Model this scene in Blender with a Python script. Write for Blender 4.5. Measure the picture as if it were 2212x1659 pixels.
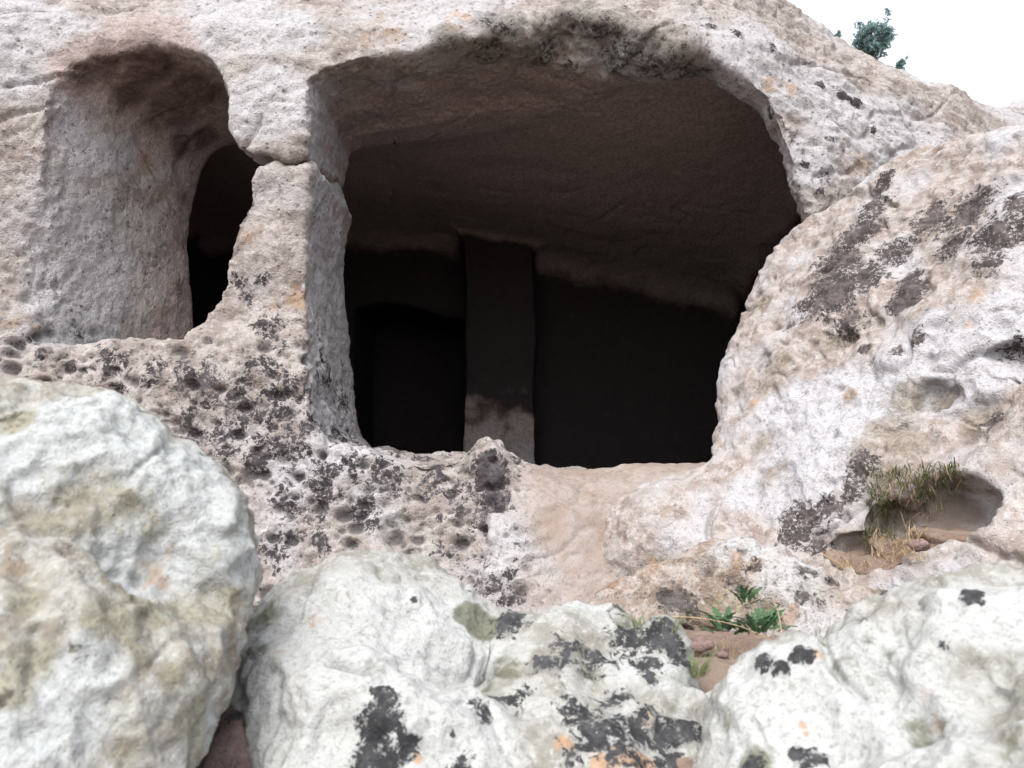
import bpy, math, random
import numpy as np
random.seed(7)
RNG = np.random.default_rng(11)
scene = bpy.context.scene
for o in list(bpy.data.objects): bpy.data.objects.remove(o)

# ------------------------------------------------------------------ camera, sky, sun, exposure
EYE = 1.55
PITCH = math.radians(5.0)
HFOV = math.radians(66.0)
cam_d = bpy.data.cameras.new('camera'); cam = bpy.data.objects.new('camera', cam_d)
scene.collection.objects.link(cam)
cam.location = (0, 0, EYE); cam.rotation_euler = (math.pi/2 + PITCH, 0, 0)
cam_d.sensor_width = 36; cam_d.angle = HFOV; cam_d.clip_start = 0.02; cam_d.clip_end = 2000
cam_d.dof.use_dof = True; cam_d.dof.focus_distance = 4.6; cam_d.dof.aperture_fstop = 5.5
scene.camera = cam

SUN_EL, SUN_AZ = math.radians(56), math.radians(200)     # azimuth clockwise from +Y: behind the camera, a little left
world = bpy.data.worlds.new('World'); scene.world = world; world.use_nodes = True
wn = world.node_tree; wn.nodes.clear()
sky = wn.nodes.new('ShaderNodeTexSky'); sky.sky_type = 'NISHITA'; sky.sun_disc = False
sky.sun_elevation = SUN_EL; sky.sun_rotation = SUN_AZ
sky.air_density = 1.0; sky.dust_density = 4.0; sky.ozone_density = 1.0
hs = wn.nodes.new('ShaderNodeHueSaturation'); hs.inputs['Saturation'].default_value = 0.22
bg = wn.nodes.new('ShaderNodeBackground'); bg.inputs['Strength'].default_value = 0.15
wo = wn.nodes.new('ShaderNodeOutputWorld')
wn.links.new(sky.outputs[0], hs.inputs['Color']); wn.links.new(hs.outputs[0], bg.inputs['Color'])
wn.links.new(bg.outputs[0], wo.inputs['Surface'])
sun_d = bpy.data.lights.new('sun', 'SUN'); sun_d.energy = 0.7; sun_d.angle = math.radians(35)
sun_d.color = (1.0, 0.95, 0.88)
sun = bpy.data.objects.new('sun', sun_d); scene.collection.objects.link(sun)
sun.rotation_euler = (math.pi/2 - SUN_EL, 0, math.pi - SUN_AZ + 0.0)
sun.location = (0, -5, 12)
scene.view_settings.view_transform = 'Standard'; scene.view_settings.look = 'None'
scene.view_settings.gamma = 1.0; scene.view_settings.use_curve_mapping = False
scene.view_settings.exposure = 1.5
scene.render.engine = 'CYCLES'
scene.cycles.diffuse_bounces = 3; scene.cycles.max_bounces = 5
scene.cycles.use_adaptive_sampling = True; scene.cycles.adaptive_threshold = 0.03

# ------------------------------------------------------------------ projection helpers (photo measured 2212 wide)
FPX = 1106/math.tan(HFOV/2); CP, SP = math.cos(PITCH), math.sin(PITCH)
def ray(px, py):
    a = (px-1106)/FPX; b = (829.5-py)/FPX
    return np.array([a, CP - b*SP, SP + b*CP])
def P(px, py, d):
    r = ray(px, py); return r*(d/r[1])
def project(V):
    yc = V[:,1]*CP + V[:,2]*SP; zc = -V[:,1]*SP + V[:,2]*CP
    yc = np.where(yc < 1e-3, 1e-3, yc)
    return 1106 + FPX*V[:,0]/yc, 829.5 - FPX*zc/yc, np.where(V[:,1] > 0.05, yc, 1e9)

# ------------------------------------------------------------------ noise
GT = RNG.normal(size=(32,32,32,3)).astype(np.float32); GT /= np.linalg.norm(GT, axis=-1, keepdims=True)
GTF = GT.reshape(-1,3)
WT = RNG.random((32,32,32,5)).astype(np.float32).reshape(-1,5)
ROT = np.array([[0.36,0.48,-0.8],[-0.8,0.6,0.0],[0.48,0.64,0.6]], np.float32)
def gnoise(Q):
    i = np.floor(Q).astype(np.int32); f = (Q - i).astype(np.float32)
    w = f*f*f*(f*(f*6-15)+10); i &= 31; j = (i+1) & 31
    res = np.zeros(len(Q), np.float32)
    for cx in (0,1):
        ix = (j if cx else i)[:,0]*1024; wx = w[:,0] if cx else 1-w[:,0]
        for cy in (0,1):
            iy = (j if cy else i)[:,1]*32; wy = w[:,1] if cy else 1-w[:,1]
            for cz in (0,1):
                iz = (j if cz else i)[:,2]; wz = w[:,2] if cz else 1-w[:,2]
                g = GTF[ix+iy+iz]
                res += wx*wy*wz*(g[:,0]*(f[:,0]-cx)+g[:,1]*(f[:,1]-cy)+g[:,2]*(f[:,2]-cz))
    return res*1.5
def fbm(V, size, octv=3, seed=0, gain=0.5, ridged=False):
    Q = (V/size).astype(np.float32) + seed*7.31; a = 1.0; r = np.zeros(len(V), np.float32); t = 0
    for _ in range(octv):
        n = gnoise(Q); r += a*((0.5-np.abs(n))*2 - .4 if ridged else n); t += a
        Q = (Q @ ROT)*2.03 + 3.7; a *= gain
    return r/t
def pits(V, cell, seed, rmin, rmax, dens=1.0, sq=(1,1,1)):
    """0..1 hollow field of scattered round pits"""
    Q = (V*np.array(sq)/cell).astype(np.float32) + seed*5.17
    b = np.floor(Q).astype(np.int32); out = np.zeros(len(V), np.float32)
    for dx in (-1,0,1):
        for dy in (-1,0,1):
            for dz in (-1,0,1):
                c = b + np.array([dx,dy,dz], np.int32); k = c & 31
                h = WT[k[:,0]*1024+k[:,1]*32+k[:,2]]
                d = np.sqrt(((c + h[:,:3] - Q)**2).sum(1))
                r = rmin + (rmax-rmin)*h[:,3]**2
                v = 1-(d/r)**2
                out = np.maximum(out, np.where(h[:,4] < dens, v, 0)*np.minimum(1, r/(rmax*0.6)))
    return np.clip(out, 0, 1)
def sstep(a, b, x):
    t = np.clip((x-a)/(b-a), 0, 1); return t*t*(3-2*t)
def smin(a, b, k):
    h = np.clip(0.5+0.5*(b-a)/k, 0, 1); return b*(1-h)+a*h - k*h*(1-h)
def smax(a, b, k): return -smin(-a, -b, k)

# ------------------------------------------------------------------ outlines as signed distance lookups
def poly_sdf_pts(poly, u, v):
    poly = np.asarray(poly, float); n = len(poly)
    d2 = np.full(u.shape, 1e9); ins = np.zeros(u.shape, bool)
    for i in range(n):
        a = poly[i]; b = poly[(i+1) % n]; e = b-a; L = max((e**2).sum(), 1e-12)
        wu, wv = u-a[0], v-a[1]; t = np.clip((wu*e[0]+wv*e[1])/L, 0, 1)
        d2 = np.minimum(d2, (wu-t*e[0])**2+(wv-t*e[1])**2)
        c = (a[1] > v) != (b[1] > v)
        with np.errstate(divide='ignore', invalid='ignore'):
            ins ^= c & (u < a[0] + (v-a[1])*e[0]/(e[1] if e[1] else 1e-12))
    d = np.sqrt(d2); return np.where(ins, -d, d)
class Outline:
    def __init__(s, poly, step=0.02, pad=0.8):
        poly = np.asarray(poly, float); s.lo = poly.min(0)-pad; s.step = step
        s.n = np.ceil((poly.max(0)+pad-s.lo)/step).astype(int)+2
        U, V = np.meshgrid(s.lo[0]+np.arange(s.n[0])*step, s.lo[1]+np.arange(s.n[1])*step, indexing='ij')
        s.t = poly_sdf_pts(poly, U, V).astype(np.float32)
    def __call__(s, u, v):
        a = np.clip((u-s.lo[0])/s.step, 0, s.n[0]-1.001); b = np.clip((v-s.lo[1])/s.step, 0, s.n[1]-1.001)
        i = a.astype(np.int32); j = b.astype(np.int32); fa = a-i; fb = b-j; t = s.t
        return (t[i,j]*(1-fa)+t[i+1,j]*fa)*(1-fb)+(t[i,j+1]*(1-fa)+t[i+1,j+1]*fa)*fb

# ------------------------------------------------------------------ sparse surface nets
def mesh_sdf(f, lo, hi, h, B=8):
    lo = np.asarray(lo, float); hi = np.asarray(hi, float)
    nb = np.ceil((hi-lo)/(h*B)).astype(int)
    I = np.stack(np.meshgrid(*[np.arange(n) for n in nb], indexing='ij'), -1).reshape(-1,3)
    C = (lo + (I+0.5)*h*B).astype(np.float32)
    D = np.concatenate([f(C[k:k+200000]) for k in range(0, len(C), 200000)])
    I = I[np.abs(D) < h*B*1.25]
    o = np.stack(np.meshgrid(*[np.arange(B+1)]*3, indexing='ij'), -1).reshape(-1,3)
    NC = nb*B + 3
    def gid(c): return (c[...,0].astype(np.int64)*NC[1] + c[...,1])*NC[2] + c[...,2]
    ids, pos, faces = [], [], []
    corner = np.array([[x,y,z] for x in (0,1) for y in (0,1) for z in (0,1)])
    edges = [(a,b) for a in range(8) for b in range(a+1,8) if np.abs(corner[a]-corner[b]).sum() == 1]
    for k in range(0, len(I), 500):
        Ib = I[k:k+500]
        G = (Ib[:,None]*B + o[None])
        V = f((lo + G.reshape(-1,3)*h).astype(np.float32)).reshape(len(Ib),B+1,B+1,B+1)
        S = V < 0
        cs = np.stack([S[:,c[0]:B+c[0],c[1]:B+c[1],c[2]:B+c[2]] for c in corner], -1)
        m = cs.any(-1) & ~cs.all(-1)
        w = np.argwhere(m)
        if len(w):
            cell = Ib[w[:,0]]*B + w[:,1:]
            cv = np.stack([V[w[:,0],w[:,1]+c[0],w[:,2]+c[1],w[:,3]+c[2]] for c in corner], -1)
            acc = np.zeros((len(w),3)); cnt = np.zeros(len(w))
            for a,b in edges:
                x = (cv[:,a] < 0) != (cv[:,b] < 0)
                den = cv[:,a]-cv[:,b]; den = np.where(np.abs(den) < 1e-9, 1e-9, den)
                t = np.clip(cv[:,a]/den, 0, 1)
                p = corner[a]*(1-t)[:,None] + corner[b]*t[:,None]
                acc += p*x[:,None]; cnt += x
            pos.append(lo + (cell + acc/cnt[:,None])*h); ids.append(gid(cell))
        for ax in range(3):
            sl = [slice(0,B)]*3; s2 = list(sl); s2[ax] = slice(1,B+1)
            A = S[:,sl[0],sl[1],sl[2]]; Bq = S[:,s2[0],s2[1],s2[2]]
            w = np.argwhere(A != Bq)
            if not len(w): continue
            inside = A[tuple(w.T)]
            c = Ib[w[:,0]]*B + w[:,1:]
            e1, e2 = np.zeros(3,int), np.zeros(3,int); e1[(ax+1)%3] = 1; e2[(ax+2)%3] = 1
            q = np.stack([c-e1-e2, c-e2, c, c-e1], 1)
            ok = (q >= 0).all((1,2))
            Q = gid(q); Q[~inside] = Q[~inside][:, ::-1]
            faces.append(Q[ok])
    ids = np.concatenate(ids); pos = np.concatenate(pos); F = np.concatenate(faces)
    order = np.argsort(ids); ids = ids[order]; pos = pos[order]
    Fi = np.searchsorted(ids, F); Fi = np.clip(Fi, 0, len(ids)-1)
    good = (ids[Fi] == F).all(1); Fi = Fi[good]
    return pos, Fi
def normals(V, F):
    n = np.cross(V[F[:,2]]-V[F[:,0]], V[F[:,3]]-V[F[:,1]])
    N = np.zeros_like(V)
    for k in range(4):
        for a in range(3): N[:,a] += np.bincount(F[:,k], n[:,a], len(V))
    return N/np.maximum(np.linalg.norm(N, axis=1, keepdims=True), 1e-12)

# ------------------------------------------------------------------ linking meshes
C = scene.collection
def mesh_obj(name, V, F, mat, parent=None, origin=None, attrs=None, smooth=True):
    V = np.asarray(V, float); F = np.asarray(F, np.int32)
    if origin is not None: V = V - np.asarray(origin)
    me = bpy.data.meshes.new(name); k = F.shape[1]
    me.vertices.add(len(V)); me.vertices.foreach_set('co', V.astype(np.float32).ravel())
    me.loops.add(F.size); me.loops.foreach_set('vertex_index', F.ravel())
    me.polygons.add(len(F)); me.polygons.foreach_set('loop_start', np.arange(0, F.size, k, dtype=np.int32))
    me.polygons.foreach_set('loop_total', np.full(len(F), k, np.int32))
    me.update(calc_edges=True)
    if smooth: me.polygons.foreach_set('use_smooth', np.ones(len(F), bool))
    for nm, A in (attrs or {}).items():
        at = me.attributes.new(nm, 'FLOAT_COLOR', 'POINT')
        at.data.foreach_set('color', np.ascontiguousarray(A, np.float32).ravel())
    me.materials.append(mat)
    ob = bpy.data.objects.new(name, me); C.objects.link(ob)
    if parent is not None: ob.parent = parent
    if origin is not None: ob.location = np.asarray(origin) + (np.array([0,0,EYE]) if parent is None else 0)
    elif parent is None: ob.location = (0,0,EYE)
    return ob
def subset(V, F, sel, A):
    f = F[sel]; u, inv = np.unique(f, return_inverse=True)
    return V[u], inv.reshape(f.shape), {k: a[u] for k, a in A.items()}
def tag(o, label, cat, group=None, kind=None):
    o['label'] = label
    if kind: o['kind'] = kind
    if cat: o['category'] = cat
    if group: o['group'] = group
    return o
def hit(V, px, py, tol=7):
    x, y, d = project(V)
    m = (np.abs(x-px) < tol) & (np.abs(y-py) < tol)
    if not m.any():
        if tol > 60: return None
        return hit(V, px, py, tol*2)
    i = np.where(m)[0]; return V[i[np.argmin(d[i])]]
def tone(V, k, seed=0):
    T = np.ones((len(V),4), np.float32)
    T[:,0] = 0.5+0.62*fbm(V, 0.6/k, 3, seed+50); T[:,1] = 0.5+0.62*fbm(V, 0.14/k, 4, seed+51, gain=0.65); return T
def crease(V, size, seed, width=0.03):
    n = fbm(V, size, 2, seed, gain=0.35); m = sstep(0.02, 0.2, fbm(V, size*0.8, 1, seed+1)); return np.exp(-(n/width)**2)*m
def paint(V, A, ch, blobs, k=1.0, stretch=None):
    """soft stain mask: blobs are photo spots landed on the built surface, kept as balls in the place"""
    X, Y, D = project(V)
    for b in blobs:
        px, py, r = b[:3]; s = b[3] if len(b) > 3 else 1.0
        m = (np.abs(X-px) < 8) & (np.abs(Y-py) < 8)
        if not m.any(): m = (np.abs(X-px) < 30) & (np.abs(Y-py) < 30)
        if not m.any(): continue
        i = np.where(m)[0]; c = V[i[np.argmin(D[i])]]; R = r*c[1]/FPX*1.4
        near = np.abs(V-c).max(1) < R
        d = np.linalg.norm(V[near]-c, axis=1)/R
        A[near, ch] = np.maximum(A[near, ch], np.clip(1-d, 0, 1)*s*k)

# ------------------------------------------------------------------ materials
class NT:
    def __init__(s, name):
        s.m = bpy.data.materials.new(name); s.m.use_nodes = True; s.t = s.m.node_tree; s.t.nodes.clear()
        s.out = s.t.nodes.new('ShaderNodeOutputMaterial'); s.b = s.t.nodes.new('ShaderNodeBsdfPrincipled')
        s.t.links.new(s.b.outputs[0], s.out.inputs[0]); s.b.inputs['Specular IOR Level'].default_value = 0.15
        s.b.inputs['Roughness'].default_value = 0.9
        s.co = s.t.nodes.new('ShaderNodeTexCoord').outputs['Object']
    def L(s, a, b): s.t.links.new(a, b)
    def val(s, sock, v):
        if hasattr(v, 'is_linked') or hasattr(v, 'links'): s.L(v, sock)
        else: sock.default_value = v
    def mapped(s, sc, rot=(0,0,0)):
        n = s.t.nodes.new('ShaderNodeMapping'); n.inputs['Scale'].default_value = sc; n.inputs['Rotation'].default_value = rot
        s.L(s.co, n.inputs[0]); return n.outputs[0]
    def noise(s, scale, detail=4, rough=0.55, dist=0.0, co=None, off=0.0):
        n = s.t.nodes.new('ShaderNodeTexNoise'); n.inputs['Scale'].default_value = scale
        n.inputs['Detail'].default_value = detail; n.inputs['Roughness'].default_value = rough
        n.inputs['Distortion'].default_value = dist
        if off:
            mp = s.t.nodes.new('ShaderNodeMapping'); mp.inputs['Location'].default_value = (off, off*1.7, -off)
            s.L(co or s.co, mp.inputs[0]); s.L(mp.outputs[0], n.inputs['Vector'])
        else: s.L(co or s.co, n.inputs['Vector'])
        return n.outputs[0]
    def vor(s, scale, feature='F1', co=None, rnd=1.0):
        n = s.t.nodes.new('ShaderNodeTexVoronoi'); n.feature = feature; n.inputs['Scale'].default_value = scale
        n.inputs['Randomness'].default_value = rnd; s.L(co or s.co, n.inputs['Vector']); return n.outputs['Distance']
    def math(s, op, a, b=0.0, clamp=False):
        n = s.t.nodes.new('ShaderNodeMath'); n.operation = op; n.use_clamp = clamp
        s.val(n.inputs[0], a); s.val(n.inputs[1], b); return n.outputs[0]
    def rmp(s, v, a, b, c=0.0, d=1.0):
        n = s.t.nodes.new('ShaderNodeMapRange'); n.interpolation_type = 'SMOOTHSTEP'
        s.val(n.inputs['Value'], v)
        for k, x in zip(('From Min','From Max','To Min','To Max'), (a,b,c,d)): n.inputs[k].default_value = x
        return n.outputs[0]
    def mix(s, f, a, b, mode='MIX'):
        n = s.t.nodes.new('ShaderNodeMix'); n.data_type = 'RGBA'; n.blend_type = mode
        s.val(n.inputs[0], f)
        for sock, v in ((n.inputs[6], a), (n.inputs[7], b)):
            if isinstance(v, tuple): sock.default_value = (*v, 1)
            else: s.L(v, sock)
        return n.outputs[2]
    def attr(s, name):
        n = s.t.nodes.new('ShaderNodeAttribute'); n.attribute_name = name
        p = s.t.nodes.new('ShaderNodeSeparateColor'); s.L(n.outputs['Color'], p.inputs[0])
        return p.outputs[0], p.outputs[1], p.outputs[2]
    def bump(s, h, strength, dist, prev=None):
        n = s.t.nodes.new('ShaderNodeBump'); n.inputs['Strength'].default_value = strength
        n.inputs['Distance'].default_value = dist; s.L(h, n.inputs['Height'])
        if prev is not None: s.L(prev, n.inputs['Normal'])
        return n.outputs[0]

def rock_mat(name, base, tan, pale, dark, moss, ochre, k=1.0, pit_amt=0.5, spots=0.25, grain=1.0, pale_amt=0.5, bump=1.0, edge=1.0, cave_brown_shade=None, holes=0.0, earth=(0.172,0.126,0.100)):
    """limestone: base/tan/pale mottling; masks stain = (dark crust, green-brown, pale), wear = (ochre, pit, smooth earth; alpha = cave brown and painted shade)"""
    n = NT(name)
    d, g, w = n.attr('stain'); o, pt, sm = n.attr('wear_shade')
    big, mid, _u = n.attr('tone'); fine = n.noise(34*k, 4, 0.7, off=7.7)
    grit = n.noise(140*k, 2, 0.6, off=1.3)
    ln = n.noise(11*k, 5, 0.74, 0.5, off=9.4)
    hv0 = n.vor(20*k)
    c = n.mix(n.rmp(mid, 0.42, 0.62), base, tan)
    pf = n.math('ADD', n.math('MULTIPLY', w, 0.55), n.math('ADD', n.math('MULTIPLY', big, 0.8), n.math('MULTIPLY', fine, 0.35)))
    c = n.mix(n.rmp(pf, 0.72-0.3*pale_amt, 0.92-0.3*pale_amt), c, pale)
    c = n.mix(n.math('MULTIPLY', n.rmp(fine, 0.50, 0.68), 0.55), c, tuple(x*0.62 for x in tan))
    c = n.mix(n.math('MULTIPLY', n.rmp(fine, 0.44, 0.34), 0.6), c, tuple(min(0.8, x*1.15) for x in pale))
    c = n.mix(n.math('MULTIPLY', n.rmp(grit, 0.55, 0.72), 0.35*grain), c, tuple(x*0.5 for x in tan))
    # ochre and green-brown films
    of = n.rmp(n.math('ADD', o, n.math('MULTIPLY', n.math('SUBTRACT', mid, 0.5), 1.1)), 0.32, 0.62)
    c = n.mix(n.math('MULTIPLY', of, 0.65), c, ochre)
    gf = n.rmp(n.math('ADD', g, n.math('MULTIPLY', n.math('SUBTRACT', ln, 0.5), 1.2)), 0.25, 0.7)
    c = n.mix(n.math('MULTIPLY', gf, 0.8), c, n.mix(n.rmp(fine, 0.4, 0.6), moss, tuple(x*1.9 for x in moss)))
    c = n.mix(n.math('MULTIPLY', n.math('MINIMUM', sm, 1.0), 0.85), c, n.mix(n.rmp(mid, 0.35, 0.65), earth, tuple(x*1.25 for x in earth)))
    # dark crust lichen: painted patches broken by noise + scattered small rosettes
    lf = n.math('ADD', d, n.math('MULTIPLY', n.math('SUBTRACT', ln, 0.5), 2.3*edge))
    lf = n.math('SUBTRACT', lf, n.math('MULTIPLY', n.rmp(n.math('ADD', n.math('MULTIPLY', fine, 0.75), n.math('MULTIPLY', grit, 0.25)), 0.50, 0.60), 0.5))
    lf = n.math('MULTIPLY', n.rmp(lf, 0.32, 0.54), n.rmp(d, 0.0, 0.12))
    rs = n.math('MULTIPLY', n.rmp(n.math('ADD', hv0, n.math('MULTIPLY', n.math('SUBTRACT', fine, 0.5), 0.5)), 0.42, 0.30), n.rmp(ln, 0.55, 0.63))
    lf = n.math('MAXIMUM', lf, n.math('MULTIPLY', n.math('MULTIPLY', rs, spots), n.math('SUBTRACT', 1.0, n.math('MINIMUM', sm, 1.0))))
    crust = n.mix(n.rmp(n.math('ADD', n.math('MULTIPLY', mid, 0.5), n.math('MULTIPLY', fine, 0.5)), 0.40, 0.62), dark, tuple(x*2.3 for x in dark))
    c = n.mix(lf, c, crust)
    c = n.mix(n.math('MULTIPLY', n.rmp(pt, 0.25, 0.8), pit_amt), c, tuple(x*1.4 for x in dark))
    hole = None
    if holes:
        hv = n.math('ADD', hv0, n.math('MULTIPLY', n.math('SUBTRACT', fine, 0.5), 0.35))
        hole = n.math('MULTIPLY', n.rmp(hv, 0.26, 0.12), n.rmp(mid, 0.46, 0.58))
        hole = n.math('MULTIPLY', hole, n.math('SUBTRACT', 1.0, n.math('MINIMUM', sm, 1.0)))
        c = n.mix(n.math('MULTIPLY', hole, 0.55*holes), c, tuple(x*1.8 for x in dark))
    if cave_brown_shade:
        an = n.t.nodes.new('ShaderNodeAttribute'); an.attribute_name = 'wear_shade'
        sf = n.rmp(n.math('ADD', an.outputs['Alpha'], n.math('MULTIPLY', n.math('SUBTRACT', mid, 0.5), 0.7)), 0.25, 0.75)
        c = n.mix(n.math('MULTIPLY', sf, 0.92), c, n.mix(n.rmp(fine, 0.38, 0.62), cave_brown_shade, tuple(x*0.7 for x in cave_brown_shade)))
        c = n.mix(n.math('MULTIPLY', n.rmp(n.math('ADD', an.outputs['Alpha'], n.math('MULTIPLY', n.math('SUBTRACT', ln, 0.5), 0.8)), 0.9, 2.1), 0.97), c, n.mix(n.rmp(an.outputs['Alpha'], 1.6, 2.0), (0.055,0.028,0.023), (0.020,0.016,0.017)))  # painted shade: takes the deep interior to near-black
    n.L(c, n.b.inputs['Base Color'])
    b1 = None
    vv = n.rmp(n.math('ADD', n.vor(52*k), n.math('MULTIPLY', n.math('SUBTRACT', fine, 0.5), 0.6)), 0.05, 0.42)
    b3 = n.bump(n.math('ADD', n.math('MULTIPLY', vv, 0.7), n.math('ADD', n.math('MULTIPLY', fine, 1.6), n.math('MULTIPLY', grit, 0.35))) if hole is None else n.math('SUBTRACT', n.math('ADD', n.math('MULTIPLY', vv, 0.7), n.math('ADD', n.math('MULTIPLY', fine, 1.6), n.math('MULTIPLY', grit, 0.35))), n.math('MULTIPLY', hole, 1.2*holes)), 0.8*bump, 0.016/k)
    n.L(n.math('MULTIPLY', n.math('SUBTRACT', 1.0, n.math('MULTIPLY', n.math('MINIMUM', sm, 1.0), 0.6)), 0.8*bump), b3.node.inputs['Strength'])
    n.L(b3, n.b.inputs['Normal'])
    n.b.inputs['Roughness'].default_value = 0.95
    n.m['k'] = k
    return n.m

M_CLIFF = rock_mat('cliff_limestone', (0.295,0.267,0.254), (0.208,0.178,0.163), (0.33,0.324,0.333), (0.034,0.030,0.032), (0.085,0.08,0.072), (0.30,0.20,0.13), k=1.0, pit_amt=0.75, spots=0.5, pale_amt=0.5, bump=0.75, cave_brown_shade=(0.31,0.255,0.243), holes=1.0)
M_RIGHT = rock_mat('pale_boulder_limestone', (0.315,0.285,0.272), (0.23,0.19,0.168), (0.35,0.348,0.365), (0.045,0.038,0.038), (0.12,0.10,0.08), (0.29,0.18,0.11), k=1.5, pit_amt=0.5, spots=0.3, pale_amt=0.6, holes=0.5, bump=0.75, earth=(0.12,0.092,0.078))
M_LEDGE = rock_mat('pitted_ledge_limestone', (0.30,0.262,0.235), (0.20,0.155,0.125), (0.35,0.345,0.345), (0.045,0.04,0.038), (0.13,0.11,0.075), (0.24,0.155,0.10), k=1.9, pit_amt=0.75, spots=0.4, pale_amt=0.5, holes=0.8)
M_FRONT = rock_mat('white_lichen_limestone', (0.29,0.29,0.276), (0.20,0.193,0.172), (0.335,0.342,0.338), (0.026,0.026,0.028), (0.052,0.052,0.03), (0.31,0.175,0.09), k=2.6, pit_amt=0.35, spots=0.1, pale_amt=0.65, holes=0.15, bump=0.6, edge=1.35)
M_LEFT = rock_mat('mossy_limestone', (0.285,0.282,0.262), (0.195,0.178,0.150), (0.325,0.34,0.342), (0.06,0.055,0.045), (0.125,0.118,0.088), (0.26,0.18,0.12), k=3.0, pit_amt=0.3, spots=0.12, pale_amt=0.5, holes=0.15, bump=0.65)
M_PINK = rock_mat('pinkish_stone', (0.20,0.135,0.125), (0.15,0.10,0.09), (0.24,0.19,0.18), (0.04,0.035,0.035), (0.1,0.09,0.06), (0.2,0.12,0.1), k=2.6, pit_amt=0.3, spots=0.3, pale_amt=0.2, holes=0.2)

# ================================================================== THE CLIFF
def fpoly(pts, d=5.0): return [P(x, y, d)[[0,2]] for x, y in pts]
MAIN = fpoly([(668,165),(664,220),(655,262),(656,320),(672,352),(662,400),(655,500),(660,600),(668,720),(680,860),(696,935),(735,968),(790,975),(850,990),(940,994),(1000,986),
              (1035,970),(1075,978),(1100,1000),(1150,1010),(1190,1002),(1235,1020),(1290,1012),(1330,1020),(1420,1006),(1480,1010),(1620,1000),(1800,1010)])
MAIN += fpoly([(1810,800),(1808,620),(1786,495),(1750,415),(1716,335),(1690,265),(1662,206)], 5.22)
MAIN += [np.array([P(x, y, 5.22)[0], P(x, y, d)[2]]) for x, y, d in ((1600,180,5.3),(1530,168,5.45),(1400,172,5.5),(1290,158,5.5),(1150,128,5.45),(1050,112,5.3),(950,94,5.1))]
MAIN += fpoly([(900,97),(760,120),(700,142)])
NICHE = fpoly([(122,190),(150,140),(190,118),(260,96),(300,86),(345,84),(395,92),(440,118),(468,158),(488,196),(497,214),(490,236),(500,290),(516,332),(538,352),(541,385),(536,425),(518,462),(500,525),
               (488,560),(482,620),(462,660),(434,708),(408,744),(300,742),(180,742),(95,742),(98,600),(104,400),(112,260)])
oMAIN, oNICHE = Outline(MAIN), Outline(NICHE)
def lookup1(xs, ys): return lambda t: np.interp(t, xs, ys)
def facade_y(x, z):
    y = 5.0 + 0.42*np.maximum(0, x-1.25) + 0.10*sstep(2.2, 3.4, z)*2.2 + 0.55*np.maximum(0, z-2.9)
    y = y - 0.30*np.maximum(0, 0.95-z)*sstep(1.6, 0.9, x) - 0.10*np.maximum(0, -0.15-z)
    y = y - 0.20*np.maximum(0, -2.7-x)
    y = y - 0.12*np.exp(-((x+2.2)/0.9)**2-((z-0.55)/0.3)**2)            # ledge swelling under the small opening
    y = y + 0.10*np.exp(-((x-2.4)/0.5)**2-((z-2.9)/0.5)**2)
    return y
def ellip(X, c, r):
    q = np.sqrt(((X-np.array(c, np.float32))**2/np.array(r, np.float32)**2).sum(1)); return (q-1)*min(r)
def back_y(x, z):
    y = 6.30 + 0.12*np.abs(z-1.6)*0.6 - 1.05*sstep(-0.3, 1.35, x) + 0.45*np.maximum(0,x-1.4)
    return y - 0.16*sstep(-1.75, -2.2, x)
def ceil_z(x, y):
    return 2.70 - 0.045*np.maximum(-0.3, x+1.2) - 0.045*np.maximum(0, y-6)*np.maximum(0, x+1.0) - 0.02*np.maximum(0, y-8.2)**2 + 0.10*np.clip(8.0-y, 0, 2.4)*sstep(-1.1, 0.0, x)
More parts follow.
